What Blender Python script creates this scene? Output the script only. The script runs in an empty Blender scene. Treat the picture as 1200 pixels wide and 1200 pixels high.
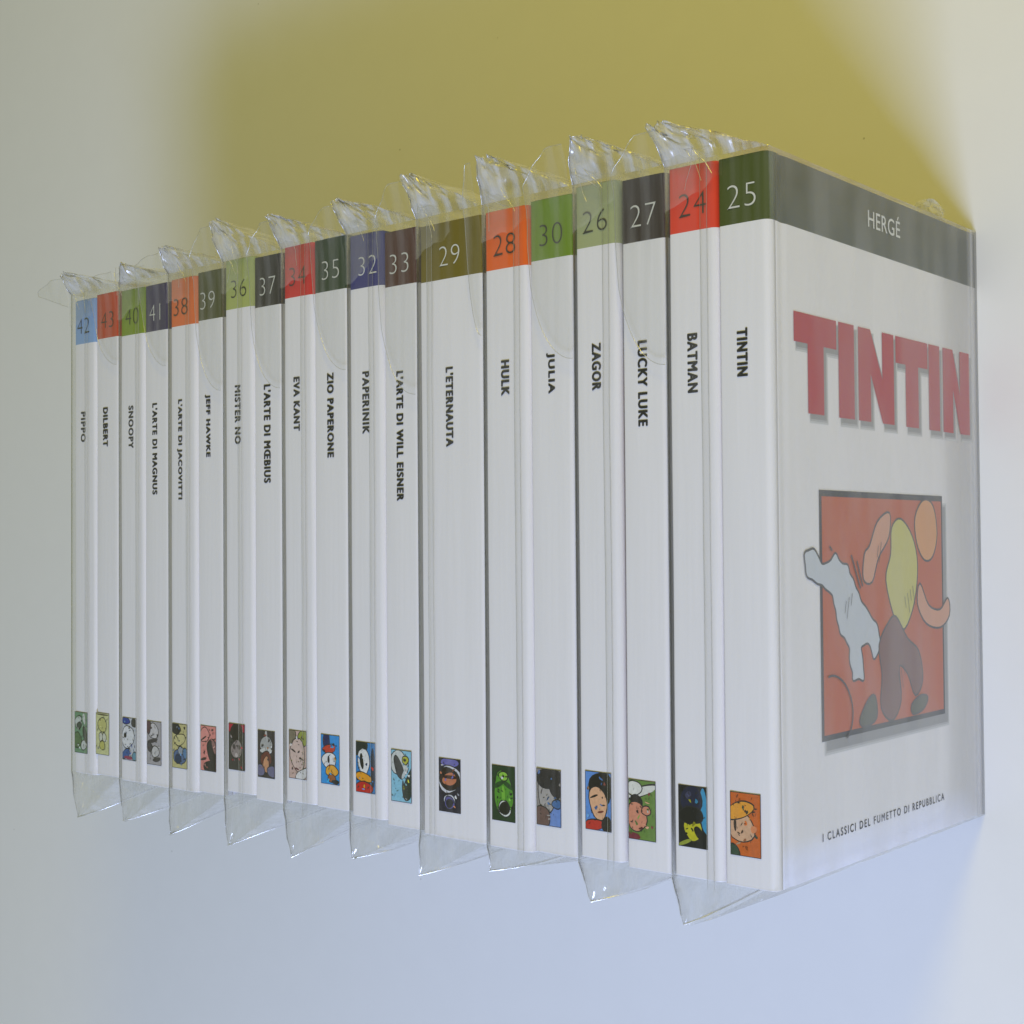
import bpy, math, random
from mathutils import Vector, Matrix, noise
random.seed(7)
S = bpy.context.scene
C = S.collection
MM = 0.001

# ------------------------------------------------------------------ camera
cam_d = bpy.data.cameras.new("camera")
cam = bpy.data.objects.new("camera", cam_d)
C.objects.link(cam)
cam_d.sensor_width = 36.0
cam_d.lens = 36.0 * 1633.3 / 1200.0
cam_d.clip_start = 0.01
cam_d.clip_end = 50.0
R = Matrix(((0.76056324, 0.02123819, 0.64870149),
            (-0.00766427, 0.99968884, -0.02373433),
            (-0.64900371, 0.01308328, 0.76048935)))
cam.matrix_world = Matrix.Translation((0.21379, 0.10522, 0.53050)) @ R.to_4x4()
S.camera = cam

# ------------------------------------------------------------------ light
world = bpy.data.worlds.new("World")
S.world = world
world.use_nodes = True
bg = world.node_tree.nodes["Background"]
bg.inputs[0].default_value = (0.97, 1.0, 0.58, 1)
bg.inputs[1].default_value = 0.255

def area(name, pos, target, power, col, sx, sy=None, shape='RECTANGLE'):
    d = bpy.data.lights.new(name, 'AREA')
    d.shape = shape
    d.size = sx
    if sy: d.size_y = sy
    d.energy = power
    d.color = col
    o = bpy.data.objects.new(name, d)
    C.objects.link(o)
    o.location = pos
    o.rotation_euler = (Vector(target) - Vector(pos)).to_track_quat('-Z', 'Y').to_euler()
    return o
# cool daylight from a window towards the bottom right of the picture
area("window_light", (0.47, -1.06, 1.12), (-0.15, 0.15, 0.03), 27.8, (0.50, 0.605, 1.0), 0.72, 0.36)
# warm lamp towards the top right
area("lamp_light", (0.28, 0.98, 0.62), (-0.15, 0.15, 0.0), 3.75, (1.0, 0.755, 0.012), 0.30, 0.20, 'ELLIPSE')

S.view_settings.view_transform = 'Standard'
S.view_settings.look = 'None'
S.view_settings.exposure = 0.0
S.view_settings.gamma = 1.0
S.render.engine = 'CYCLES'
S.cycles.transparent_max_bounces = 48
S.cycles.max_bounces = 10
S.cycles.caustics_reflective = False
S.cycles.caustics_refractive = False

# ------------------------------------------------------------------ materials
def new_mat(name):
    m = bpy.data.materials.new(name)
    m.use_nodes = True
    nt = m.node_tree
    for n in list(nt.nodes): nt.nodes.remove(n)
    out = nt.nodes.new('ShaderNodeOutputMaterial')
    return m, nt, out

_cache = {}
def paint(name, col, rough=0.4, spec=0.5, bump=0.0, bscale=400.0, var=0.03):
    key = (name, col, rough)
    if key in _cache: return _cache[key]
    m, nt, out = new_mat(name)
    b = nt.nodes.new('ShaderNodeBsdfPrincipled')
    b.inputs['Roughness'].default_value = rough
    b.inputs['Specular IOR Level'].default_value = spec
    tc = nt.nodes.new('ShaderNodeTexCoord')
    nz = nt.nodes.new('ShaderNodeTexNoise')
    nz.inputs['Scale'].default_value = bscale
    nz.inputs['Detail'].default_value = 3
    nt.links.new(tc.outputs['Object'], nz.inputs['Vector'])
    mix = nt.nodes.new('ShaderNodeMix'); mix.data_type = 'RGBA'
    lo = tuple(c * (1 - var) for c in col) + (1,)
    hi = tuple(min(1, c * (1 + var)) for c in col) + (1,)
    mix.inputs[6].default_value = lo
    mix.inputs[7].default_value = hi
    nt.links.new(nz.outputs['Fac'], mix.inputs[0])
    nt.links.new(mix.outputs[2], b.inputs['Base Color'])
    if bump > 0:
        bp = nt.nodes.new('ShaderNodeBump')
        bp.inputs['Strength'].default_value = bump
        bp.inputs['Distance'].default_value = 0.0004
        nt.links.new(nz.outputs['Fac'], bp.inputs['Height'])
        nt.links.new(bp.outputs[0], b.inputs['Normal'])
    nt.links.new(b.outputs[0], out.inputs[0])
    _cache[key] = m
    return m

def srgb(r, g, b):
    f = lambda c: (c / 255 / 12.92) if c / 255 <= 0.04045 else ((c / 255 + 0.055) / 1.055) ** 2.4
    return (f(r), f(g), f(b))

def film(name, veil, gloss, rough=0.10, streak=0.35, tint=(0.985, 0.988, 0.98)):
    m, nt, out = new_mat(name)
    lw = nt.nodes.new('ShaderNodeLayerWeight'); lw.inputs['Blend'].default_value = 0.5
    pw = nt.nodes.new('ShaderNodeMath'); pw.operation = 'POWER'; pw.inputs[1].default_value = 4.5
    ml = nt.nodes.new('ShaderNodeMath'); ml.operation = 'MULTIPLY_ADD'
    ml.inputs[1].default_value = 0.85; ml.inputs[2].default_value = gloss
    tr = nt.nodes.new('ShaderNodeBsdfTransparent'); tr.inputs[0].default_value = tint + (1,)
    gl = nt.nodes.new('ShaderNodeBsdfGlossy'); gl.inputs['Roughness'].default_value = rough
    gl.inputs[0].default_value = (0.95, 0.95, 0.95, 1)
    df = nt.nodes.new('ShaderNodeBsdfDiffuse'); df.inputs[0].default_value = (0.93, 0.93, 0.93, 1)
    tl = nt.nodes.new('ShaderNodeBsdfTranslucent'); tl.inputs[0].default_value = (0.75, 0.76, 0.74, 1)
    dm = nt.nodes.new('ShaderNodeMixShader'); dm.inputs[0].default_value = 0.4
    m1 = nt.nodes.new('ShaderNodeMixShader')
    m2 = nt.nodes.new('ShaderNodeMixShader')
    tc = nt.nodes.new('ShaderNodeTexCoord')
    mp = nt.nodes.new('ShaderNodeMapping'); mp.inputs['Scale'].default_value = (260, 14, 60)
    nz = nt.nodes.new('ShaderNodeTexNoise'); nz.inputs['Scale'].default_value = 1.0; nz.inputs['Detail'].default_value = 2
    bp = nt.nodes.new('ShaderNodeBump'); bp.inputs['Strength'].default_value = streak; bp.inputs['Distance'].default_value = 0.0012
    vm = nt.nodes.new('ShaderNodeMath'); vm.operation = 'MULTIPLY'; vm.inputs[1].default_value = 2 * veil
    L = nt.links.new
    L(tc.outputs['Object'], mp.inputs[0]); L(mp.outputs[0], nz.inputs['Vector'])
    L(nz.outputs['Fac'], bp.inputs['Height']); L(bp.outputs[0], gl.inputs['Normal'])
    mr = nt.nodes.new('ShaderNodeMapRange'); mr.inputs[1].default_value = 0.38; mr.inputs[2].default_value = 0.62
    L(nz.outputs['Fac'], mr.inputs[0]); L(mr.outputs[0], vm.inputs[0]); L(vm.outputs[0], m1.inputs[0])
    L(df.outputs[0], dm.inputs[1]); L(tl.outputs[0], dm.inputs[2])
    L(tr.outputs[0], m1.inputs[1]); L(dm.outputs[0], m1.inputs[2])
    L(lw.outputs['Facing'], pw.inputs[0]); L(pw.outputs[0], ml.inputs[0]); L(ml.outputs[0], m2.inputs[0])
    L(m1.outputs[0], m2.inputs[1]); L(gl.outputs[0], m2.inputs[2])
    L(m2.outputs[0], out.inputs[0])
    return m

M_TABLE = paint("white_tabletop", (0.80, 0.80, 0.785), 0.55, 0.3, 0.12, 55.0, 0.015)
M_WHITE = paint("laminated_white_cover", (0.90, 0.88, 0.905), 0.33, 0.5, 0.05, 30.0, 0.01)
M_INK = paint("black_ink", (0.018, 0.018, 0.022), 0.4)
M_INKL = paint("pale_ink", (0.72, 0.72, 0.66), 0.4)
M_FILM = film("clear_film", 0.03, 0.055, 0.10, 0.6)
M_FILM_END = film("creased_film", 0.13, 0.10, 0.16, 1.2)
M_FILM_FLAP = film("flap_film", 0.06, 0.035, 0.12, 0.5)
M_SEAM = film("seam_film", 0.03, 0.05, 0.1, 0.6, (1, 1, 1))
M_FILM_TOP = film("crumpled_film", 0.34, 0.11, 0.28, 1.1)
M_EDGE = film("cut_film_edge", 0.25, 0.42, 0.28, 0.1)
M_LIP = film("rolled_film_lip", 0.30, 0.70, 0.30, 0.2)
M_FILM_SIDE = film("side_film", 0.08, 0.05, 0.10, 0.9)
M_HAZE = film("hazy_fold_film", 0.085, 0.06, 0.20, 1.2)

def page_mat():
    m, nt, out = new_mat("page_edges")
    b = nt.nodes.new('ShaderNodeBsdfPrincipled'); b.inputs['Roughness'].default_value = 0.8
    tc = nt.nodes.new('ShaderNodeTexCoord')
    mp = nt.nodes.new('ShaderNodeMapping'); mp.inputs['Scale'].default_value = (5000, 4, 4)
    nz = nt.nodes.new('ShaderNodeTexNoise'); nz.inputs['Scale'].default_value = 1.0
    cr = nt.nodes.new('ShaderNodeMix'); cr.data_type = 'RGBA'
    cr.inputs[6].default_value = (0.52, 0.49, 0.42, 1); cr.inputs[7].default_value = (0.74, 0.71, 0.64, 1)
    nt.links.new(tc.outputs['Object'], mp.inputs[0]); nt.links.new(mp.outputs[0], nz.inputs['Vector'])
    nt.links.new(nz.outputs['Fac'], cr.inputs[0]); nt.links.new(cr.outputs[2], b.inputs['Base Color'])
    nt.links.new(b.outputs[0], out.inputs[0])
    return m
M_PAGE = page_mat()

# ------------------------------------------------------------------ mesh helpers (all coordinates in millimetres)
def mesh_obj(name, verts, faces, mats, parent=None, idx=None, smooth=False):
    me = bpy.data.meshes.new(name)
    me.from_pydata([(v[0] * MM, v[1] * MM, v[2] * MM) for v in verts], [], faces)
    for m in mats: me.materials.append(m)
    if idx: me.polygons.foreach_set('material_index', idx)
    if smooth: me.polygons.foreach_set('use_smooth', [True] * len(me.polygons))
    me.update()
    o = bpy.data.objects.new(name, me)
    C.objects.link(o)
    if parent: o.parent = parent
    return o

def empty(name, loc, label, cat, group=None):
    o = bpy.data.objects.new(name, None)
    o.empty_display_size = 0.02
    C.objects.link(o)
    o.location = [c * MM for c in loc]
    o['label'] = label; o['category'] = cat
    if group: o['group'] = group
    return o

def box(v, f, x0, x1, y0, y1, z0, z1):
    n = len(v)
    v += [(x0, y0, z0), (x1, y0, z0), (x1, y1, z0), (x0, y1, z0), (x0, y0, z1), (x1, y0, z1), (x1, y1, z1), (x0, y1, z1)]
    f += [tuple(n + i for i in q) for q in ((0, 3, 2, 1), (4, 5, 6, 7), (0, 1, 5, 4), (1, 2, 6, 5), (2, 3, 7, 6), (3, 0, 4, 7))]

def tube(v, f, pts, r, n=5):
    base = len(v)
    for i, p in enumerate(pts):
        a = pts[max(0, i - 1)]; b = pts[min(len(pts) - 1, i + 1)]
        t = (Vector(b) - Vector(a)).normalized()
        u = t.cross(Vector((0.31, 0.2, 0.93))).normalized(); w = t.cross(u)
        for k in range(n):
            an = 2 * math.pi * k / n
            v.append(tuple(Vector(p) + u * math.cos(an) * r + w * math.sin(an) * r))
    for i in range(len(pts) - 1):
        for k in range(n):
            a = base + i * n + k; b = base + i * n + (k + 1) % n
            f.append((a, b, b + n, a + n))

def glyphs(text, offset=0.0, space=1.0):
    """flat outlines of a line of text, normalised: returns verts (u, v), faces, (width, cap height)"""
    cu = bpy.data.curves.new("lettering", 'FONT')
    cu.body = text; cu.size = 1.0; cu.offset = offset; cu.space_character = space
    cu.resolution_u = 6
    o = bpy.data.objects.new("lettering_source", cu)
    C.objects.link(o)
    dg = bpy.context.evaluated_depsgraph_get()
    me = bpy.data.meshes.new_from_object(o.evaluated_get(dg))
    vs = [(w.co.x, w.co.y) for w in me.vertices]
    fs = [tuple(p.vertices) for p in me.polygons]
    bpy.data.objects.remove(o); bpy.data.curves.remove(cu); bpy.data.meshes.remove(me)
    x0 = min(a for a, b in vs); x1 = max(a for a, b in vs)
    y0 = min(b for a, b in vs); y1 = max(b for a, b in vs)
    return vs, fs, (x0, x1, y0, y1)

def lettering(name, text, place, width, height, mat, parent, offset=0.0, space=1.0, bold=0.0):
    """place(u, v) maps text space (0..width, 0..height) to mm"""
    vs, fs, (x0, x1, y0, y1) = glyphs(text, offset, space)
    base = 0.0 if y0 < 0 else y0
    pts = [place((a - x0) / (x1 - x0) * width, (b - y0) / (y1 - y0) * height) for a, b in vs]
    if bold:
        n = len(pts); allp = []; allf = []
        for k in range(9):
            an = k * math.pi / 4; q = 0 if k == 8 else bold
            for (a, b) in vs:
                p = place((a - x0) / (x1 - x0) * width + q * math.cos(an) * 0.8, (b - y0) / (y1 - y0) * height + q * math.sin(an) * 0.6)
                allp.append((p[0], p[1], p[2] + .004 * k))
            allf += [tuple(i + n * k for i in f) for f in fs]
        pts, fs = allp, allf
    return mesh_obj(name, pts, fs, [mat], parent)

# ------------------------------------------------------------------ the surface
def make_table():
    n = 24
    v = []; f = []
    for i in range(n + 1):
        for j in range(n + 1):
            v.append((-2600 + 5000 * i / n, -2200 + 4800 * j / n, 0))
    for i in range(n):
        for j in range(n):
            a = i * (n + 1) + j
            f.append((a, a + n + 1, a + n + 2, a + 1))
    # front edge thickness so that it is a slab
    o = mesh_obj("tabletop", v, f, [M_TABLE])
    o['kind'] = 'structure'
make_table()
def table_specks():
    nt = M_TABLE.node_tree
    b = [n for n in nt.nodes if n.type == 'BSDF_PRINCIPLED'][0]
    src = b.inputs['Base Color'].links[0].from_socket
    tc = nt.nodes.new('ShaderNodeTexCoord')
    vo = nt.nodes.new('ShaderNodeTexVoronoi'); vo.inputs['Scale'].default_value = 34
    lt = nt.nodes.new('ShaderNodeMath'); lt.operation = 'LESS_THAN'; lt.inputs[1].default_value = 0.017
    ml = nt.nodes.new('ShaderNodeMath'); ml.operation = 'MULTIPLY'; ml.inputs[1].default_value = 0.45
    mx = nt.nodes.new('ShaderNodeMix'); mx.data_type = 'RGBA'; mx.inputs[7].default_value = (0.25, 0.24, 0.22, 1)
    nt.links.new(tc.outputs['Object'], vo.inputs['Vector']); nt.links.new(vo.outputs['Distance'], lt.inputs[0])
    nt.links.new(lt.outputs[0], ml.inputs[0]); nt.links.new(ml.outputs[0], mx.inputs[0])
    nt.links.new(src, mx.inputs[6]); nt.links.new(mx.outputs[2], b.inputs['Base Color'])
table_specks()

# ------------------------------------------------------------------ the books
H, W, Z0 = 225.0, 158.0, 0.55
BAND = 204.0
# number, left x, right x, y shift, title, title length, band colour, number ink pale?, title x, number x, picture x
K = srgb
BOOKS = [
 (42, -378.6, -361.0, -1.2, "PIPPO", 14.0, K(140, 175, 222), 0, -371.2, -371.2, -373.1),
 (43, -360.2, -343.2, -0.4, "DILBERT", 17.9, K(205, 72, 38), 0, -352.7, -351.2, -355.3),
 (40, -340.2, -322.1, -1.0, "SNOOPY", 19.2, K(132, 156, 40), 0, -332.2, -331.4, -333.8),
 (41, -321.4, -304.6, -1.2, "L'ARTE DI MAGNUS", 40.7, K(62, 52, 92), 1, -313.8, -313.7, -314.8),
 (38, -301.8, -283.6, -0.9, "L'ARTE DI JACOVITTI", 43.7, K(232, 118, 62), 0, -295.4, -294.7, -295.9),
 (39, -283.0, -266.0, -0.2, "JEFF HAWKE", 26.6, K(82, 84, 48), 1, -275.9, -275.8, -276.0),
 (36, -263.0, -244.9, 2.2, "MISTER NO", 24.5, K(176, 186, 104), 0, -255.0, -254.2, -256.3),
 (37, -244.2, -227.6, 0.9, "L'ARTE DI MŒBIUS", 40.3, K(44, 38, 44), 1, -236.0, -235.3, -237.1),
 (34, -224.7, -207.1, 2.5, "EVA KANT", 21.5, K(215, 42, 42), 0, -217.3, -216.6, -217.5),
 (35, -206.4, -188.2, 2.4, "ZIO PAPERONE", 33.1, K(40, 62, 42), 1, -196.9, -196.6, -198.0),
 (32, -185.6, -167.8, 1.2, "PAPERINIK", 23.7, K(56, 56, 122), 1, -176.9, -175.7, -178.1),
 (33, -167.1, -150.4, -0.2, "L'ARTE DI WILL EISNER", 48.6, K(82, 40, 36), 1, -158.8, -158.9, -159.2),
 (29, -147.2, -117.6, -1.0, "L'ETERNAUTA", 28.7, K(118, 104, 30), 1, -132.8, -132.5, -134.0),
 (28, -114.6, -95.2, -1.0, "HULK", 12.1, K(240, 104, 32), 0, -105.7, -105.7, -107.9),
 (30, -94.5, -77.0, -0.3, "JULIA", 13.6, K(116, 148, 30), 0, -85.6, -85.1, -88.0),
 (26, -73.5, -56.6, 1.0, "ZAGOR", 15.4, K(168, 176, 124), 0, -65.4, -65.6, -66.3),
 (27, -55.0, -39.2, 0.0, "LUCKY LUKE", 27.5, K(50, 36, 40), 1, -47.0, -46.2, -48.9),
 (24, -36.0, -18.5, 0.3, "BATMAN", 18.4, K(236, 62, 36), 0, -27.6, -27.1, -29.3),
 (25, -17.8, 0.0, 0.1, "TINTIN", 14.5, K(72, 84, 30), 1, -9.6, -9.3, -10.4),
]
LABELS = {
 42: "white paperback with number 42 on a light blue band, at the row's far left end",
 43: "white paperback with a rust red band and a pale yellow spine picture",
 40: "white paperback with a yellow green band, between the rust red and dark violet bands",
 41: "white paperback with pale number 41 on a dark violet band",
 38: "white paperback with number 38 on a light orange band, film crease across its digits",
 39: "white paperback with pale number 39 on a dull olive grey band",
 36: "white paperback with dark number 36 on a pale lime green band",
 37: "white paperback with pale number 37 on a black band, right of the pale lime band",
 34: "white paperback with dark number 34 on a crimson red band",
 35: "white paperback with pale number 35 on a very dark green band",
 32: "white paperback with a navy blue band, between the dark green and brown red bands",
 33: "white paperback with pale number 33 on a dark brown red band",
 29: "thickest white paperback of the row, with number 29 on an olive brown band",
 28: "white paperback with dark number 28 on a bright orange band, right of the thickest book",
 30: "white paperback with dark number 30 on a grass green band",
 26: "white paperback with dark number 26 on a pale sage green band",
 27: "white paperback with pale number 27 on a charcoal black band, left of the scarlet band",
 24: "white paperback with dark number 24 on a scarlet band, second from the right end",
 25: "white paperback with number 25 and dark green band, big red title on its front cover",
}
# abstract prints at the foot of each spine: background, then blobs (colour, cx, cy, rx, ry, tilt)
SK = K(214, 170, 134)
PICS = {
 25: (K(206, 100, 34), [(K(40, 70, 50), .12, .02, .16, .16, .3), (SK, .34, .45, .44, .24, .2), (K(238, 160, 52), .3, .72, .46, .13, .35), (K(225, 140, 90), .78, .44, .1, .06, 0), (K(60, 40, 30), .15, .48, .05, .10, 0)]),
 24: (K(16, 20, 30), [(K(60, 150, 190), .92, .6, .14, .4, .1), (K(24, 30, 60), .45, .78, .36, .24, 0), (K(196, 190, 40), .5, .3, .3, .2, .2), (K(14, 16, 24), .42, .52, .42, .14, .1), (K(60, 62, 90), .35, .85, .12, .06, .6), (K(150, 160, 60), .2, .06, .3, .03, .4), (K(12, 14, 22), .7, .25, .12, .12, .5)]),
 27: (K(104, 138, 60), [(K(222, 222, 212), .5, .82, .62, .07, .35), (K(226, 226, 216), .2, .86, .28, .12, .3), (K(34, 30, 30), .3, .62, .2, .13, .4), (K(212, 140, 110), .3, .38, .34, .26, .2), (K(212, 140, 110), .66, .5, .16, .07, .2), (K(120, 30, 50), .1, .04, .35, .06, 0)]),
 26: (K(96, 146, 214), [(K(24, 22, 26), .62, .72, .5, .28, .1), (K(226, 176, 136), .5, .47, .32, .30, .15), (K(30, 26, 28), .34, .58, .16, .02, .4), (K(196, 52, 44), .25, .06, .45, .10, .2), (K(40, 34, 36), .85, .1, .2, .12, 0), (K(120, 60, 50), .6, .32, .12, .02, .2)]),
 30: (K(150, 142, 136), [(K(110, 144, 206), .8, .18, .4, .26, .2), (K(172, 166, 160), .4, .52, .34, .28, .3), (K(38, 34, 38), .5, .85, .55, .17, .2), (K(44, 40, 44), .8, .64, .2, .13, .6), (K(110, 84, 76), .2, .14, .34, .20, .4), (K(70, 110, 160), .85, .4, .2, .07, 0)]),
 28: (K(30, 60, 34), [(K(84, 150, 44), .5, .5, .4, .42, 0), (K(40, 80, 36), .3, .66, .24, .05, .5), (K(40, 80, 36), .7, .66, .24, .05, -.5), (K(146, 200, 70), .5, .82, .18, .08, 0), (K(226, 230, 220), .55, .22, .26, .14, 0), (K(20, 26, 22), .55, .23, .2, .11, 0), (K(120, 184, 60), .5, .5, .08, .14, 0)]),
 29: (K(34, 32, 52), [(K(112, 108, 178), .5, .93, .45, .08, 0), (K(216, 216, 222), .5, .62, .56, .25, 0), (K(40, 26, 26), .5, .62, .48, .21, 0), (K(196, 120, 84), .5, .62, .34, .12, .1), (K(60, 30, 28), .5, .66, .4, .035, 0), (K(210, 212, 224), .5, .2, .28, .12, 0), (K(92, 88, 150), .5, .17, .24, .11, 0), (K(30, 28, 44), .5, .16, .14, .07, 0)]),
 33: (K(140, 200, 222), [(K(208, 212, 208), .4, .75, .45, .24, 0), (K(70, 70, 72), .38, .66, .18, .22, .4), (K(190, 190, 60), .72, .82, .14, .08, 0), (K(40, 52, 46), .95, .35, .25, .34, -.3), (K(196, 204, 202), .65, .55, .2, .04, 1.0), (K(60, 64, 64), .6, .28, .06, .14, 0)]),
 32: (K(40, 130, 196), [(K(28, 40, 40), .2, .9, .4, .14, .2), (K(232, 232, 228), .4, .62, .3, .26, .2), (K(22, 24, 28), .3, .62, .1, .16, .2), (K(238, 160, 30), .4, .3, .42, .09, -.15), (K(196, 30, 30), .4, .08, .5, .12, 0), (K(24, 40, 70), .9, .5, .12, .4, 0)]),
 35: (K(40, 150, 222), [(K(24, 34, 90), .3, .88, .18, .2, 0), (K(204, 60, 36), .45, .72, .36, .08, .1), (K(236, 236, 232), .45, .48, .36, .17, 0), (K(238, 170, 50), .6, .27, .34, .11, .1), (K(30, 30, 34), .42, .5, .06, .08, 0), (K(160, 90, 40), .6, .12, .2, .08, 0), (K(24, 26, 34), .8, .05, .2, .05, 0)]),
 34: (K(206, 176, 164), [(K(150, 160, 60), .85, .88, .3, .18, .3), (K(130, 120, 100), .12, .9, .25, .2, 0), (K(214, 188, 176), .5, .5, .4, .36, .2), (K(70, 60, 60), .25, .58, .16, .02, -.4), (K(70, 60, 60), .72, .42, .14, .02, -.3), (K(120, 80, 80), .45, .2, .14, .02, -.2), (K(228, 226, 224), .8, .1, .4, .1, .4)]),
 37: (K(58, 50, 50), [(K(176, 176, 172), .5, .72, .38, .15, 0), (K(206, 206, 200), .5, .58, .36, .06, .1), (K(190, 188, 184), .5, .92, .07, .1, 0), (K(110, 56, 44), .5, .4, .32, .16, 0), (K(206, 150, 110), .5, .28, .16, .18, 0), (K(112, 110, 140), .15, .14, .25, .12, .3), (K(112, 110, 140), .85, .14, .25, .12, -.3)]),
 36: (K(66, 64, 62), [(K(180, 30, 56), .1, .93, .35, .10, 0), (K(180, 30, 56), .95, .93, .2, .09, 0), (K(44, 38, 38), .5, .82, .34, .22, 0), (K(150, 138, 134), .5, .45, .34, .2, 0), (K(84, 74, 74), .34, .5, .1, .05, 0), (K(84, 74, 74), .66, .5, .1, .05, 0), (K(190, 180, 174), .5, .32, .1, .05, 0)]),
 39: (K(222, 140, 130), [(K(40, 34, 36), .78, .45, .34, .26, .3), (K(226, 148, 138), .25, .8, .3, .16, 0), (K(40, 34, 36), .2, .72, .2, .02, .5), (K(150, 110, 104), .9, .55, .12, .16, .4), (K(36, 32, 34), .7, .08, .5, .12, 0), (K(60, 44, 44), .2, .25, .2, .03, .2)]),
 38: (K(196, 188, 130), [(K(44, 42, 46), .25, .9, .3, .12, 0), (K(206, 198, 140), .5, .65, .4, .12, .3), (K(86, 110, 150), .5, .25, .4, .16, 0), (K(40, 60, 90), .4, .2, .18, .1, .5), (K(150, 160, 170), .6, .4, .2, .08, 0), (K(90, 130, 170), .9, .35, .15, .12, 0)]),
 41: (K(170, 166, 168), [(K(206, 202, 202), .45, .78, .34, .18, 0), (K(64, 58, 64), .4, .55, .36, .05, .2), (K(70, 66, 70), .2, .4, .16, .10, .6), (K(200, 198, 196), .6, .3, .25, .13, 0), (K(60, 56, 60), .7, .12, .3, .05, .2), (K(90, 60, 66), .1, .9, .15, .2, 0)]),
 40: (K(196, 200, 206), [(K(40, 66, 150), .25, .93, .3, .07, 0), (K(56, 56, 58), .85, .9, .18, .09, 0), (K(222, 224, 226), .4, .55, .45, .26, .2), (K(30, 30, 34), .2, .58, .11, .06, 0), (K(60, 96, 156), .25, .14, .3, .10, .5), (K(150, 60, 90), .5, .05, .4, .04, 0), (K(100, 150, 170), .9, .1, .15, .1, 0)]),
 43: (K(206, 208, 150), [(K(96, 90, 60), .5, .97, .5, .02, 0), (K(196, 194, 120), .5, .72, .34, .16, 0), (K(208, 210, 190), .38, .42, .13, .10, 0), (K(208, 210, 190), .66, .42, .13, .10, 0), (K(188, 186, 100), .5, .22, .2, .10, 0)]),
 42: (K(110, 150, 116), [(K(196, 204, 196), .3, .75, .3, .14, .6), (K(70, 84, 74), .35, .68, .16, .07, .4), (K(204, 210, 200), .75, .85, .1, .14, .2), (K(90, 120, 80), .2, .3, .3, .2, 0), (K(200, 206, 200), .75, .2, .25, .1, .5), (K(60, 72, 64), .85, .45, .14, .2, .3)]),
}
BODY_ROUGH = 0.38

def ellipse_pts(cx, cy, rx, ry, a, n=20, wob=0.12, seed=0):
    rr = random.Random(seed)
    ph = [rr.uniform(0, 6.28) for _ in range(3)]
    out = []
    for i in range(n):
        t = 2 * math.pi * i / n
        k = 1 + wob * (math.sin(2 * t + ph[0]) * .5 + math.sin(3 * t + ph[1]) * .4 + math.sin(5 * t + ph[2]) * .2)
        x = rx * math.cos(t) * k; y = ry * math.sin(t) * k
        out.append((cx + x * math.cos(a) - y * math.sin(a), cy + x * math.sin(a) + y * math.cos(a)))
    return out

def spine_picture(num, xc, ytop, parent, z):
    w, h = 10.8, 19.4
    bgc, blobs = PICS[num]
    mats = [M_INK]; v = []; f = []; idx = []
    def quad(x0, x1, y0, y1, zz, mi):
        n = len(v); v.extend([(x0, y0, zz), (x1, y0, zz), (x1, y1, zz), (x0, y1, zz)]); f.append((n, n + 1, n + 2, n + 3)); idx.append(mi)
    quad(xc - w / 2, xc + w / 2, ytop - h, ytop, z, 0)
    mats.append(paint("print_colour", bgc, 0.4, .5, 0, 900.0, .25)); i0 = 0.22
    quad(xc - w / 2 + i0, xc + w / 2 - i0, ytop - h + i0, ytop - i0, z + .012, 1)
    zz = z + .012
    def blob(pts, mi, zz):
        n = len(v)
        for (a, b) in pts:
            a = min(1, max(0, a)); b = min(1, max(0, b))
            v.append((xc - w / 2 + i0 + a * (w - 2 * i0), ytop - h + i0 + b * (h - 2 * i0), zz))
        f.append(tuple(range(n, n + len(pts)))); idx.append(mi)
    for k, (col, cx, cy, rx, ry, a) in enumerate(blobs):
        mats.append(paint("print_colour", col, 0.4, .5, 0, 900.0, .25)); mi = len(mats) - 1
        asp = w / h
        pts = ellipse_pts(0, 0, rx, ry / asp, a, seed=num * 31 + k)
        pts = [(cx + p, cy + q * asp) for p, q in pts]
        if rx > .12 and ry > .06:
            big = [(cx + (p - cx) * (1 + .035 / rx), cy + (q - cy) * (1 + .02 / ry)) for p, q in pts]
            zz += .008; blob(big, 0, zz)
        zz += .008; blob(pts, mi, zz)
    rr = random.Random(num)
    nb = len(blobs)
    for _ in range(12):    # small printed flecks in lighter and darker tones of the same inks
        col = blobs[rr.randrange(nb)][0] if rr.random() < .7 else bgc
        kf = rr.choice((.45, .7, 1.35, 1.7)); col = tuple(min(.8, c * kf) for c in col)
        mats.append(paint("print_colour", col, 0.4, .5, 0, 900.0, .25))
        a0 = rr.uniform(.08, .92); b0 = rr.uniform(.06, .94); zz += .003
        pts = ellipse_pts(0, 0, rr.uniform(.03, .08), rr.uniform(.012, .03) / (w / h), rr.uniform(0, 3), 9, .5, rr.random())
        blob([(a0 + p_, b0 + q_ * w / h) for p_, q_ in pts], len(mats) - 1, zz)
    for _ in range(22):     # fine dark strokes of the print
        a0 = rr.uniform(.1, .9); b0 = rr.uniform(.08, .92); an = rr.uniform(0, 3.1); ln = rr.uniform(.06, .16)
        dx, dy = math.cos(an) * ln, math.sin(an) * ln * .6; nx, ny = -dy * .13, dx * .1
        zz += .004
        blob([(a0, b0), (a0 + dx / 2 + nx, b0 + dy / 2 + ny), (a0 + dx, b0 + dy), (a0 + dx / 2 - nx * .6, b0 + dy / 2 - ny * .6)], 0, zz)
    # subdivide nothing: clamped polygons stay planar
    return mesh_obj("spine_picture", v, f, mats, parent, idx)

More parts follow.
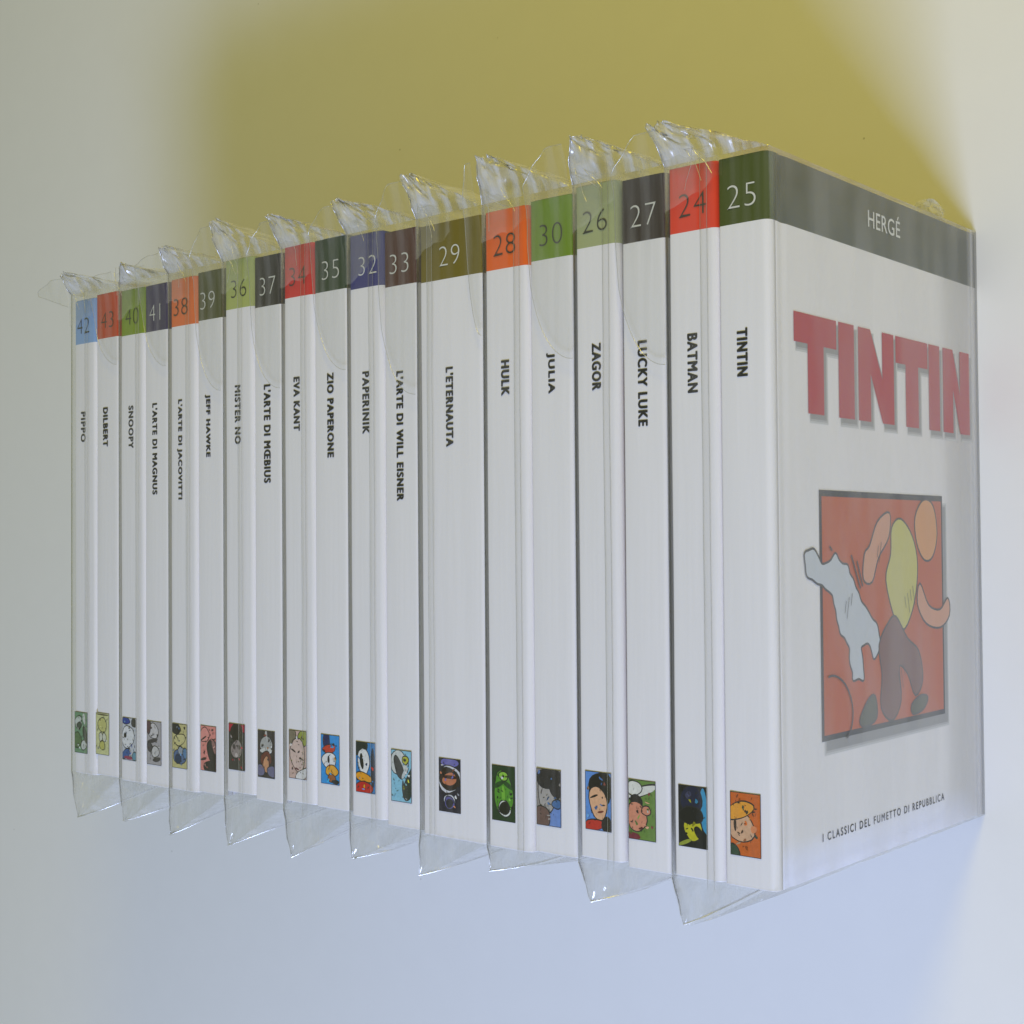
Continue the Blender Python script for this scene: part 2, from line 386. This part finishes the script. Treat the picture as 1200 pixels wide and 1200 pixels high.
BOW = [0.0, 0.0, 1.0]
def bow(y):
    return BOW[2] * .22 * noise.noise(Vector((y * .011, BOW[0], 0))) + BOW[1] * math.sin(math.pi * y / H)
def strip_solid(path_o, path_i, ys, mats, name, parent, midx, smooth=True):
    """extrude an open profile (outer and inner polyline in x,z) along y; midx per y interval"""
    v = []; f = []; idx = []
    n = len(path_o)
    y2 = [ys[0]]; m2 = []
    for j in range(len(ys) - 1):
        k = max(1, int((ys[j + 1] - ys[j]) / 12))
        for q in range(k):
            y2.append(ys[j] + (ys[j + 1] - ys[j]) * (q + 1) / k); m2.append(midx[j])
    ys, midx = y2, m2
    for y in ys:
        for p in path_o: v.append((p[0] + bow(y), y, p[1] + .6 * bow(y + 70) * (p[1] > 140)))
        for p in path_i: v.append((p[0] + bow(y), y, p[1] + .6 * bow(y + 70) * (p[1] > 140)))
    row = 2 * n
    for j in range(len(ys) - 1):
        a = j * row
        for i in range(n - 1):
            f.append((a + i, a + i + 1, a + row + i + 1, a + row + i)); idx.append(midx[j])
            f.append((a + n + i + 1, a + n + i, a + row + n + i, a + row + n + i + 1)); idx.append(0)
        f.append((a, a + row, a + row + n, a + n)); idx.append(midx[j])
        f.append((a + n - 1, a + 2 * n - 1, a + row + 2 * n - 1, a + row + n - 1)); idx.append(midx[j])
    for j, a in ((0, 0), (len(ys) - 1, (len(ys) - 1) * row)):
        for i in range(n - 1):
            q = (a + i, a + n + i, a + n + i + 1, a + i + 1)
            f.append(q if j == 0 else q[::-1]); idx.append(midx[0] if j == 0 else midx[-1])
    o = mesh_obj(name, v, f, mats, parent, idx, smooth)
    # crisp ends
    me = o.data
    if smooth:
        for p in me.polygons:
            if abs(p.normal.y) > 0.9: p.use_smooth = False
    return o

SIDE_ART = {26: K(196, 90, 90), 27: K(96, 26, 44), 35: K(60, 90, 190), 32: K(180, 60, 60), 24: K(90, 90, 110), 30: K(40, 60, 50)}

def make_book(rec):
    num, xl, xr, dy, title, tlen, band, pale, tx, nx, px = rec
    if num in (43, 41, 39, 37, 35, 33, 29, 30, 27): xr += 1.6
    if num in (40, 38, 36, 34, 32, 29, 28, 26, 24): xl -= 0.35
    T = xr - xl
    dz = {26: .4, 30: -.3, 33: -.4, 35: .2, 24: .2, 28: .3, 39: -.3}.get(num, 0.0)
    root = empty("comic_book", (xl, dy, Z0), LABELS[num], "book", "numbered white comic books standing in one row")
    BOW[0] = num * 1.7; BOW[1] = 0.0 if num == 25 else random.uniform(-.12, .12)
    BOW[2] = 0.15 if num == 25 else 1.0
    mb = paint("printed_band", band, 0.36, 0.5)
    top = W + dz
    rl, rr = 0.9, 2.4
    out = []; inn = []; th = 0.5
    zs = top - 4.0
    out.append((0, zs)); inn.append((th, zs))
    for k in range(6):
        a = math.pi - k * math.pi / 10
        out.append((rl + rl * math.cos(a), top - rl + rl * math.sin(a))); inn.append((rl + (rl - th) * math.cos(a), top - rl + (rl - th) * math.sin(a)))
    for k in range(1, 6):
        s = k / 6; x = rl + (T - rl - rr) * s
        c = 0.12 * math.sin(math.pi * s)
        out.append((x, top + c)); inn.append((x, top + c - th))
    for k in range(9):
        a = math.pi / 2 - k * math.pi / 16
        out.append((T - rr + rr * math.cos(a), top - rr + rr * math.sin(a))); inn.append((T - rr + (rr - th) * math.cos(a), top - rr + (rr - th) * math.sin(a)))
    out.append((T, zs)); inn.append((T - th, zs))
    ys = [0, 0.3, 56, 112, 168, BAND, BAND + 10, H - .3, H]
    mid = [0, 0, 0, 0, 0, 1, 1, 1]
    sp = strip_solid(out, inn, ys, [M_WHITE, mb], "spine", root, mid)
    # covers with a pressed hinge just below the spine
    def hinge(z):
        d = abs(z - (top - 8.0)) / 3.2
        return -0.42 * (0.5 + 0.5 * math.cos(math.pi * d)) if d < 1 else 0.0
    zz = [zs - .002 - 0.8 * k for k in range(12)] + [top - 16, top - 40, top - 80, top - 120, 0]
    art = SIDE_ART.get(num)
    fo = [(T + hinge(z), z) for z in zz]; fi = [(T - th + hinge(z), z) for z in zz]
    if art:
        ya = 164.0
        strip_solid(fo, fi, [0, 12, 60, 112, ya, BAND, H], [M_WHITE, mb, paint("cover_print", art, .4)], "front_cover", root, [0, 2, 2, 2, 0, 1])
    else:
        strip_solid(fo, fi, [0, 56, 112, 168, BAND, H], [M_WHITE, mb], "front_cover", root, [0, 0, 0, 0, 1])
    if num == 25: [c for c in root.children if c.name.startswith("front_cover")][0].data.materials[1] = paint("band_print_with_reflection", K(70, 78, 62), 0.36)  # front band greyer than the spine: the sleeve's reflection is mixed into its colour
    bo = [(-hinge(z), z) for z in zz]; bi = [(th - hinge(z), z) for z in zz]
    strip_solid(bi, bo, [0, 56, 112, 168, BAND, H], [M_WHITE, mb], "back_cover", root, [0, 0, 0, 0, 1])
    v = []; f = []
    box(v, f, th + .45, T - th - .45, 0.6, H - 0.6, 0.3, top - th - .2)
    mesh_obj("page_block", v, f, [M_PAGE], root)
    zt = top + 0.30
    # spine title reads downwards, letter tops towards the front cover
    ch = 3.5
    lettering("title", title, lambda u, w: (tx - xl - ch / 2 + w, 171.2 - u, zt), tlen, ch * (1.18 if "Œ" in title else 1.0), M_INK, sp, 0.0, 1.2, 0.27)
    num_ink = M_INKL if pale else paint("dark_ink", (0.03, 0.03, 0.02), 0.4)
    s = str(num); nw = 10.1 if num not in (41,) else 8.2
    lettering("number", s, lambda u, w: (nx - xl - nw / 2 + u, 212.4 - 3.7 + w, zt), nw, 7.4, num_ink, sp, -0.022, 1.06)
    spine_picture(num, px - xl, 28.8, sp, zt)
    return root, sp

books = {}
for rec in BOOKS:
    books[rec[0]] = make_book(rec)

# ------------------------------------------------------------------ the visible front cover (number 25)
def front_art():
    root = books[25][0]
    cover = [c for c in root.children if c.name.startswith("front_cover")][0]
    T = 17.8
    def P(z, y, d):   # a point on the cover plane, d mm proud
        return (T + d, y, z - Z0)
    def poly_obj(name, polys, mat, d, hole=None):
        v = []; f = []
        for pts in polys:
            n = len(v)
            v += [P(z, y, d) for z, y in pts]
            f.append(tuple(range(n, n + len(pts))))
        return mesh_obj(name, v, f, [mat], cover)
    # letters: local u runs away from the spine (decreasing z), v upwards
    def letter(ch, u0, w, y0, h, st):
        if ch == 'T':
            return [[(u0, y0 + h), (u0, y0 + h - st * .9), (u0 + w, y0 + h - st * .9), (u0 + w, y0 + h)],
                    [(u0 + w / 2 - st / 2, y0 + h - st * .9), (u0 + w / 2 - st / 2, y0), (u0 + w / 2 + st / 2, y0), (u0 + w / 2 + st / 2, y0 + h - st * .9)]]
        if ch == 'I':
            return [[(u0, y0 + h), (u0, y0), (u0 + w, y0), (u0 + w, y0 + h)]]
        s = st * .86
        return [[(u0, y0 + h), (u0, y0), (u0 + s, y0), (u0 + s, y0 + h)],
                [(u0 + w - s, y0 + h), (u0 + w - s, y0), (u0 + w, y0), (u0 + w, y0 + h)],
                [(u0 + s, y0 + h), (u0 + s, y0 + h * .52), (u0 + w - s, y0), (u0 + w - s, y0 + h * .48)]]
    spec = [('T', 0, 28), ('I', 29.5, 11), ('N', 43.5, 27), ('T', 72, 26.5), ('I', 99.5, 9.5), ('N', 112, 24.5)]
    z0 = 144.2
    red = paint("title_red", K(186, 50, 62), 0.4)
    greys = [paint("printed_drop_shade", (g, g, g * 1.02), 0.4) for g in (0.66, 0.50, 0.34)]
    for d, (off, gm, grow) in enumerate(((2.0, greys[0], .9), (1.8, greys[1], .45), (1.6, greys[2], 0.0))):
        polys = []
        for ch, u, w in spec:
            for pts in letter(ch, u, w, 146, 31.5, 10.5):
                cu = sum(p[0] for p in pts) / len(pts); cv = sum(p[1] for p in pts) / len(pts)
                q = []
                for (a, b) in pts:
                    a2 = a + (grow if a > cu else -grow); b2 = b + (grow if b > cv else -grow)
                    q.append((z0 - (a2 + off), b2 - off))
                polys.append(q)
        v = []; f = []
        for k, pts in enumerate(polys):
            n = len(v); v += [P(z, y, .05 + .03 * d + .001 * k) for z, y in pts]; f.append(tuple(range(n, n + len(pts))))
        mesh_obj("title_drop_shade", v, f, [gm], cover)
    v = []; f = []
    k = 0
    for ch, u, w in spec:
        for pts in letter(ch, u, w, 146, 31.5, 10.5):
            n = len(v); v += [P(z0 - a, b, .16 + .001 * k) for a, b in pts]; f.append(tuple(range(n, n + len(pts)))); k += 1
    mesh_obj("cover_title", v, f, [red], cover)
    lettering("author_name", "HERGÉ", lambda u, w: P(92.0 - u, 212.6 + w, .12), 25.0, 7.4, paint("pale_print", (0.75, 0.76, 0.74), 0.4), cover, 0.006, 1.05)
    lettering("series_name", "I CLASSICI DEL FUMETTO DI REPUBBLICA", lambda u, w: P(129.5 - u, 10.3 + w, .12), 93.0, 2.6, paint("grey_print", (0.10, 0.10, 0.12), 0.4), cover, 0.0, 1.35, 0.05)
    # picture panel with a printed drop shade, abstract shapes inside
    def rect(z1, z2, y1, y2): return [(z1, y1), (z2, y1), (z2, y2), (z1, y2)]
    for i, (g, gr) in enumerate(zip(greys, (1.4, .7, 0))):
        poly_obj("panel_drop_shade", [rect(126 + gr, 32 - gr, 38.6 - gr, 118 + gr)], g, .05 + .02 * i)
    poly_obj("panel_border", [rect(129.2, 34.6, 41.8, 122.0)], paint("panel_border", (0.045, 0.05, 0.05), 0.4), .12)
    poly_obj("panel_print", [rect(127.6, 35.8, 43.6, 120.0)], paint("panel_russet", K(196, 98, 58), 0.4), .14)
    ink = paint("outline_ink", (0.07, 0.075, 0.075), 0.4)
    cnt = [0]
    def shape(name, pts, col, grow=0.7, d=.18):
        cnt[0] += 1
        dd = d + .012 * cnt[0]
        if name == "furry_patch":     # ragged outline
            name = "printed_patch"; q = []; rg = random.Random(3)
            for i in range(len(pts)):
                a, b = Vector(pts[i]), Vector(pts[(i + 1) % len(pts)])
                k = max(1, int((b - a).length / 2.6)); nn = Vector(((b - a).y, -(b - a).x)).normalized()
                for t in range(k):
                    c = a + (b - a) * t / k + nn * rg.uniform(-.75, .75); q.append((c.x, c.y))
            pts = q
        n = len(pts)
        # smooth closed curve (Catmull-Rom)
        sm = []
        for i in range(n):
            p0, p1, p2, p3 = (Vector(pts[(i + k) % n]) for k in (-1, 0, 1, 2))
            for t in (0, .25, .5, .75):
                sm.append(0.5 * ((2 * p1) + (p2 - p0) * t + (2 * p0 - 5 * p1 + 4 * p2 - p3) * t * t + (3 * p1 - p0 - 3 * p2 + p3) * t ** 3))
        m = len(sm)
        ring = []
        for i in range(m):
            tg = sm[(i + 1) % m] - sm[i - 1]
            nn = Vector((tg.y, -tg.x)).normalized()
            ring.append(nn)
        area2 = sum(sm[i - 1].x * sm[i].y - sm[i].x * sm[i - 1].y for i in range(m))
        sgn = 1 if area2 > 0 else -1
        v = [P(p.x, p.y, dd) for p in sm]
        f = [tuple(range(m))]; idx = [0]
        b = len(v)
        v += [P(p.x - r.x * sgn * .05, p.y - r.y * sgn * .05, dd + .004) for p, r in zip(sm, ring)]
        v += [P(p.x + r.x * sgn * grow, p.y + r.y * sgn * grow, dd + .004) for p, r in zip(sm, ring)]
        for i in range(m):
            j = (i + 1) % m
            f.append((b + i, b + j, b + m + j, b + m + i)); idx.append(1)
        mesh_obj(name, v, f, [paint("panel_print_colour", col, 0.4), ink], cover, idx)
    # a few plain rounded patches in the colours of the print (no figure is drawn)
    shape("furry_patch", [(139, 102), (133, 103), (128, 98), (119, 101), (111, 97), (103, 88), (96, 81), (90, 77), (87, 70), (92, 66), (97, 72), (102, 70), (100, 60), (107, 60), (110, 70), (117, 78), (121, 88), (128, 92), (137, 95)], K(206, 212, 220))
    shape("printed_patch", [(77, 110), (70, 113), (61, 107), (57, 97), (60, 84), (68, 75), (75, 78), (82, 92), (78, 101)], K(206, 200, 112))
    shape("printed_patch", [(81, 77), (75, 79), (66, 71), (57, 66), (54, 56), (60, 51), (66, 59), (73, 62), (72, 50), (79, 44), (87, 49), (86, 60), (88, 70)], K(128, 92, 84))
    shape("printed_patch", [(94, 104), (88, 112), (79, 115), (80, 107), (88, 100), (93, 92), (99, 93), (98, 101)], K(216, 158, 128))
    shape("printed_patch", [(58, 114), (51, 120), (43, 118), (40, 108), (44, 100), (51, 99), (57, 105)], K(220, 158, 104))
    shape("printed_patch", [(55, 90), (48, 82), (38, 80), (31, 84), (30, 78), (38, 74), (50, 76), (57, 83)], K(216, 158, 128))
    shape("printed_patch", [(97, 52), (92, 53), (91, 46), (99, 44), (103, 46)], K(88, 92, 72))
    shape("printed_patch", [(63, 47.5), (56, 50), (50, 49), (54, 45.5), (62, 44.5)], K(88, 92, 72))
    # thin curls
    def curl(pts, r=.35):
        cnt[0] += 1
        v = []; f = []
        sm = [Vector(p) for p in pts]
        for i, p in enumerate(sm):
            tg = (sm[min(i + 1, len(sm) - 1)] - sm[max(0, i - 1)]).normalized(); n = Vector((-tg.y, tg.x)) * r
            v += [P(p.x + n.x, p.y + n.y, .40), P(p.x - n.x, p.y - n.y, .40)]
        for i in range(len(sm) - 1): f.append((2 * i, 2 * i + 1, 2 * i + 3, 2 * i + 2))
        mesh_obj("printed_curl", v, f, [ink], cover)
    curl([(120 + 5 * math.cos(t) - 2.0 * t, 62 - 3.2 * t + 4 * math.sin(t)) for t in [k * .35 for k in range(18)]])
    curl([(108 - k * .9, 101 - k * 1.6) for k in range(8)])
    curl([(104 - k * .8, 99 - k * 1.7) for k in range(6)])
    curl([(123 - k * .6, 104 - .5 * k) for k in range(4)])
    for (cz, cy, n_, d_) in ((112, 86, 3, -1), (68, 86, 4, 1), (74, 60, 3, 1), (88, 104, 2, -1)):   # short fold lines in the print
        for q in range(n_):
            curl([(cz - q * 2.2 - .25 * k * d_, cy + q * 1.2 - 1.0 * k) for k in range(5 + q % 2 * 3)], .14)
front_art()

# ------------------------------------------------------------------ the plastic sleeves
def fbm(x, y, z, s):
    return noise.noise(Vector((x, y, z)) * s)

SLEEVES = [
 # books inside, left x, right x, bottom tip (x, y), top peak (x, y), left tail (x,y) or None, seam x, flap foot y
 ((42, 43), -380.4, -342.2, (-375.7, -22.2), (-380.0, 233.0), (-405.0, 231.0), -366.5, None),
 ((40, 41), -340.9, -303.7, (-338.6, -19.7), (-329.0, 231.0), (-356.0, 231.5), -325.5, 190),
 ((38, 39), -302.9, -265.1, (-303.6, -21.5), (-301.5, 234.0), (-324.0, 232.2), -288.0, 186),
 ((36, 37), -264.0, -226.7, (-262.4, -20.4), (-266.0, 240.0), (-282.0, 230.5), -252.0, 172),
 ((34, 35), -225.7, -187.3, (-221.6, -19.5), (-229.0, 236.5), (-245.0, 226.5), -211.8, 170),
 ((32, 33), -186.5, -149.5, (-186.6, -15.6), (-189.0, 236.3), (-203.0, 229.5), -172.5, 174),
 ((29,), -148.5, -116.7, (-150.0, -16.6), (-151.0, 239.0), (-164.0, 230.0), -141.5, 161.5),
 ((28, 30), -115.6, -76.1, (-115.0, -9.8), (-113.0, 239.2), (-122.0, 227.5), -99.3, 180),
 ((26, 27), -74.6, -38.2, (-70.2, -13.8), (-71.5, 238.0), (-84.0, 229.0), -60.6, 168),
 ((24, 25), -37.1, 0.75, (-32.9, -14.9), (-41.0, 235.5), (-53.0, 226.5), -22.2, 162.5),
]
SL_LABEL = {
 42: "clear plastic sleeve round the light blue and rust red banded books at far left",
 40: "clear plastic sleeve round the yellow green and dark violet banded books",
 38: "clear plastic sleeve round the light orange and olive grey banded books",
 36: "clear plastic sleeve round the pale lime and black banded books",
 34: "clear plastic sleeve round the crimson and very dark green banded books",
 32: "clear plastic sleeve round the navy blue and brown red banded books",
 29: "clear plastic sleeve round the single thickest book with the olive brown band",
 28: "clear plastic sleeve round the bright orange and grass green banded books",
 26: "clear plastic sleeve round the sage green and charcoal banded books",
 24: "clear plastic sleeve round the scarlet and dark green banded books at the right end",
}

def make_sleeve(rec):
    ids, xl, xr, tip, peak, tail, seam, flap = rec
    if ids[0] != 24: xr += .6
    rs = random.Random(ids[0] * 7)
    ex = rs.uniform(5.0, 9.0); dr = rs.uniform(.1, .45); lowk = rs.uniform(.12, .25); dk = rs.uniform(9, 17); da = rs.uniform(.5, .75); cr_s = rs.uniform(.75, 1.3); upk = rs.uniform(.3, .55)
    root = empty("plastic_sleeve", (xl, 0, 0), SL_LABEL[ids[0]], "plastic sleeve", "clear plastic sleeves round the books")
    sd = xl * 0.137
    ztop = W + Z0 + 0.95
    T = xr - xl
    # perimeter of the bag: list of (x, z)
    per = []
    nt_, ns = 22, 26
    for i in range(nt_): per.append((T * i / nt_, ztop, 'top'))
    for i in range(ns): per.append((T, ztop - (ztop - .12) * (i / ns) ** 1.7, 'right'))
    for i in range(5): per.append((T - T * i / 5, .12, 'low'))
    for i in range(ns): per.append((0, .12 + (ztop - .12) * (i / ns) ** .6, 'left'))
    n = len(per)
    def rings(name, plan, mat, wob, smooth=True):
        v = []; f = []
        for fn in plan:
            for (x, z, side) in per: v.append(fn(x, z, side))
        for j in range(len(plan) - 1):
            for i in range(n):
                a = j * n + i; b = j * n + (i + 1) % n
                f.append((a, b, b + n, a + n))
        return mesh_obj(name, v, f, [mat], root, smooth=smooth)
    def body_pt(x, z, side, y):
        k = 0.5 + 0.5 * fbm(x * .12 + sd, y * .012, z * .03, 1.0)
        if side == 'top' : return (x, y, z + 0.05 + .45 * k * math.sin(math.pi * min(1, max(0, x / T))))
        if side == 'right': return (x + .28 * (k - .5), y, z)
        if side == 'left': return (x - .28 * (k - .5), y, z)
        return (x, y, z)
    yb0, yb1 = -0.9, 227.0
    if ids[0] == 24: yb0, yb1, lowk, upk = -0.5, 226.2, .02, .12
    ys = [yb0 + (yb1 - yb0) * k / 22 for k in range(23)]
    bd = rings("sleeve_body", [(lambda x, z, s, y=y: body_pt(x, z, s, y)) for y in ys], M_FILM, .3)
    bd.data.materials.append(M_FILM_SIDE)
    for pl in bd.data.polygons:
        if abs(pl.normal.x) > .8: pl.material_index = 1
    # lower end: the bag folds shut into an upright lip running down from the tip
    tx = tip[0] - xl
    def end_pt(x, z, side, e, sgn, y0, px, py, zl):
        h = z / ztop
        reach = (lowk + (1 - lowk) * h ** ex) if sgn < 0 else (upk + (1 - upk) * h ** 1.3)
        drift = (1 - h) * T * dr if sgn > 0 else T * da * (1 - math.exp(-(1 - h) * dk))
        lx = px + drift + (x - px) * (0.05 if sgn < 0 else 0.16)
        X = x + (lx - x) * e
        Y = y0 + (py - y0) * e * reach
        Z = z + zl * e * h
        am = 1.1 * min(1, e * 2) * (1.0 if sgn < 0 else 1.7)
        q = (x * .09 + sd, (Y) * .11, z * .045)
        X += am * noise.noise(Vector(q)); Y += .6 * am * noise.noise(Vector((q[1], q[0] + 9, q[2])))
        Z += (am * .7 * noise.noise(Vector((q[0] + 4, q[1], q[2] + 7))) + am * .35 * abs(noise.noise(Vector((x * .3 + sd, Y * .3, z * .1))))) * (1 if h > .2 else 0)
        cr = 1.0 - abs(noise.noise(Vector((x * .17 * cr_s + sd * 3, Y * .16 * cr_s, z * .07)))) * 2.2
        cr2 = 1.0 - abs(noise.noise(Vector((x * .34 * cr_s + sd, Y * .30 + 5, z * .12)))) * 2.0
        kk = min(1, e * 3) * (1.25 if sgn > 0 else .30)
        Z += kk * (1.3 * cr + .5 * cr2) * (1 if h > .5 else h)
        Y += kk * .8 * cr2 * (1 if sgn > 0 else .4)
        X += kk * .7 * cr
        if Z < .12: Z = .12
        return (X, Y, Z)
    es = [0, .05, .11, .17, .24, .31, .38, .46, .54, .62, .70, .78, .85, .91, .96, 1.0]
    def bpt(x, z, s, e): 
        if e == 0: return body_pt(x, z, s, yb0)
        return end_pt(x, z, s, e, -1, yb0, tx, tip[1], -1.0)
    rings("lower_end", [(lambda x, z, s, e=e: bpt(x, z, s, e)) for e in es], M_FILM_END, 1, smooth=True)
    pk = peak[0] - xl
    def tpt(x, z, s, e):
        if e == 0: return body_pt(x, z, s, yb1)
        return end_pt(x, z, s, e, 1, yb1, pk, peak[1] + 2.5, 5.0)
    rings("upper_end", [(lambda x, z, s, e=e: tpt(x, z, s, e)) for e in es], M_FILM_TOP, 1, smooth=True)
    # bright cut edges of the film along both lips
    def wire(name, pts_, rad, mat=M_EDGE, sides=6):
        wv_ = []; wf_ = []; tube(wv_, wf_, [tuple(q) for q in pts_], rad, sides)
        return mesh_obj(name, wv_, wf_, [mat], root, smooth=True)
    lowz = lambda t: ztop * (1 - .75 * t ** 1.8)
    wire("lip_edge", [bpt(tx, lowz(k / 24), 'left', 1.0) for k in range(9, 25)], .12)
    wire("rolled_lip", [Vector(bpt(tx, lowz(k / 24), 'left', 1.0)) + Vector((0, -.1, .15)) for k in range(13)], .34, M_LIP, 8)
    wire("lip_edge", [tpt(T * k / 14, ztop, 'top', 1.0) for k in range(15)], .13)
    wire("fold_edge", [Vector(bpt(0, ztop, 'left', e)) + Vector((0, 0, .1)) for e in es], .10)
    wire("fold_edge", [Vector(tpt(0, ztop, 'left', e)) + Vector((0, 0, .1)) for e in es], .13)
    if ids[0] == 24:     # little crumpled corner low on the upper end
        cv = []; cf = []
        for i in range(11):
            for j in range(11):
                a, b = i / 10, j / 10
                cv.append((T - 1 - 9 * b + 1.6 * noise.noise(Vector((a * 4, b * 4, 2))), 226 + 8.5 * a * math.sin(math.pi * (.15 + .7 * b)) + 1.5 * noise.noise(Vector((a * 5, b * 5, 7))), 28 + 9 * b + 3.0 * noise.noise(Vector((a * 4, b * 4, 12)))))
        for i in range(10):
            for j in range(10):
                q = i * 11 + j; cf.append((q, q + 1, q + 12, q + 11))
        mesh_obj("crumpled_corner", cv, cf, [M_FILM_TOP], root)
    # a loose wrinkled fold that hangs over the top of the left spine, and a few bright creases
    hv = []; hf = []; nh = 18
    wx = T * rs.uniform(.42, .62); yl = rs.uniform(207, 214); yr = rs.uniform(213, 220)
    for j in range(nh + 1):
        for i in range(nh + 1):
            a, b = i / nh, j / nh
            x = .3 + wx * a
            yb_ = yl + (yr - yl) * a + 2.2 * noise.noise(Vector((a * 4, sd, 1.1)))
            yt_ = 231.5 + 1.5 * noise.noise(Vector((a * 3, sd, 4.1)))
            y = yb_ + (yt_ - yb_) * b
            hv.append((x, y, ztop + .95 + .5 * abs(noise.noise(Vector((x * .3 + sd, y * .25, 2.0)))) + 2.5 * max(0, b - .75)))
    for j in range(nh):
        for i in range(nh):
            q = j * (nh + 1) + i; hf.append((q, q + 1, q + nh + 2, q + nh + 1))
    mesh_obj("loose_fold", hv, hf, [M_HAZE], root, smooth=True)
    for k in range(4):
        u0 = rs.uniform(0, .35) * T; y0_ = 229 + rs.uniform(0, 6); x, y = u0, y0_
        an = rs.uniform(-1.5, .1) if k < 3 else -1.45; pts_ = []
        for q in range(9):
            pts_.append((x, y, ztop + (1.7 if y < 226 else 2.6) + .3 * q % .2))
            an += rs.uniform(-.18, .18); x += 1.5 * math.cos(an) * min(1, T / 37); y += 1.6 * math.sin(an)
            x = min(max(x, .3), T - .3)
        wire("crease", pts_, rs.uniform(.07, .13))
    # welded seam along the spine side
    v = []; f = []; sx = seam - xl
    ne = 40; ed = []; ed2 = []
    for k in range(ne + 1):
        y = -2.0 + 230.5 * k / ne
        wv = .35 * fbm(y * .03, sd, 3.1, 1.0)
        v += [(sx + wv - 1.3, y, ztop + .62), (sx + wv, y, ztop + .80), (sx + wv + 1.2, y, ztop + .60)]
        ed.append((sx + wv - 1.3, y, ztop + .66)); ed2.append((sx + wv + 1.2, y, ztop + .64))
        if k:
            a = 3 * (k - 1)
            f += [(a, a + 1, a + 4, a + 3), (a + 1, a + 2, a + 5, a + 4)]
    mesh_obj("seam", v, f, [M_SEAM], root, smooth=False)
    wire("seam_edge", ed, .08, sides=4); wire("seam_edge", ed2, .07, sides=4)
    # loose closing flap that lies over the neighbouring spine
    v = []; f = []; edge = []
    fx0 = (-19.0 if ids[0] not in (42, 28, 36) else tail[0] - xl); fx1 = .4
    foot = flap if flap else 221.0
    nu, nv = 14, 22
    for j in range(nv + 1):
        for i in range(nu + 1):
            s = i / nu; t = j / nv
            x = fx0 + (fx1 - fx0) * s
            ytop = tail[1] + (peak[1] + 1.5 - tail[1]) * min(1, s * 1.7) ** .8
            yb = foot + min(42, tail[1] - foot - 6) * (1 - math.sqrt(max(0, 1 - (1 - s) ** 2)))
            if not flap: yb = foot + 8 * (1 - s)
            y = ytop + (yb - ytop) * t
            lift = .9 + 4.2 * max(0, (y - 214) / 22) ** 1.6
            zc = ztop + .5 + lift * .9 + .5 * fbm(x * .1 + sd, y * .05, 1.3, 1.0) + (1.4 * fbm(x * .16 + sd, y * .14, 5.3, 1.0) if y > 222 else 0)
            zc = max(zc, ztop + .95)
            v.append((x, y, zc))
    for j in range(nv):
        for i in range(nu):
            a = j * (nu + 1) + i
            f.append((a, a + 1, a + nu + 2, a + nu + 1))
    mesh_obj("flap", v, f, [M_FILM_FLAP], root, smooth=True)
    w = nu + 1
    edge = [v[i] for i in range(nu, -1, -1)] + [v[j * w] for j in range(1, nv + 1)] + [v[nv * w + i] for i in range(1, w)]
    ev = []; ef = []; tube(ev, ef, edge, .11)
    mesh_obj("flap_edge", ev, ef, [M_EDGE], root, smooth=True)
for rec in SLEEVES: make_sleeve(rec)
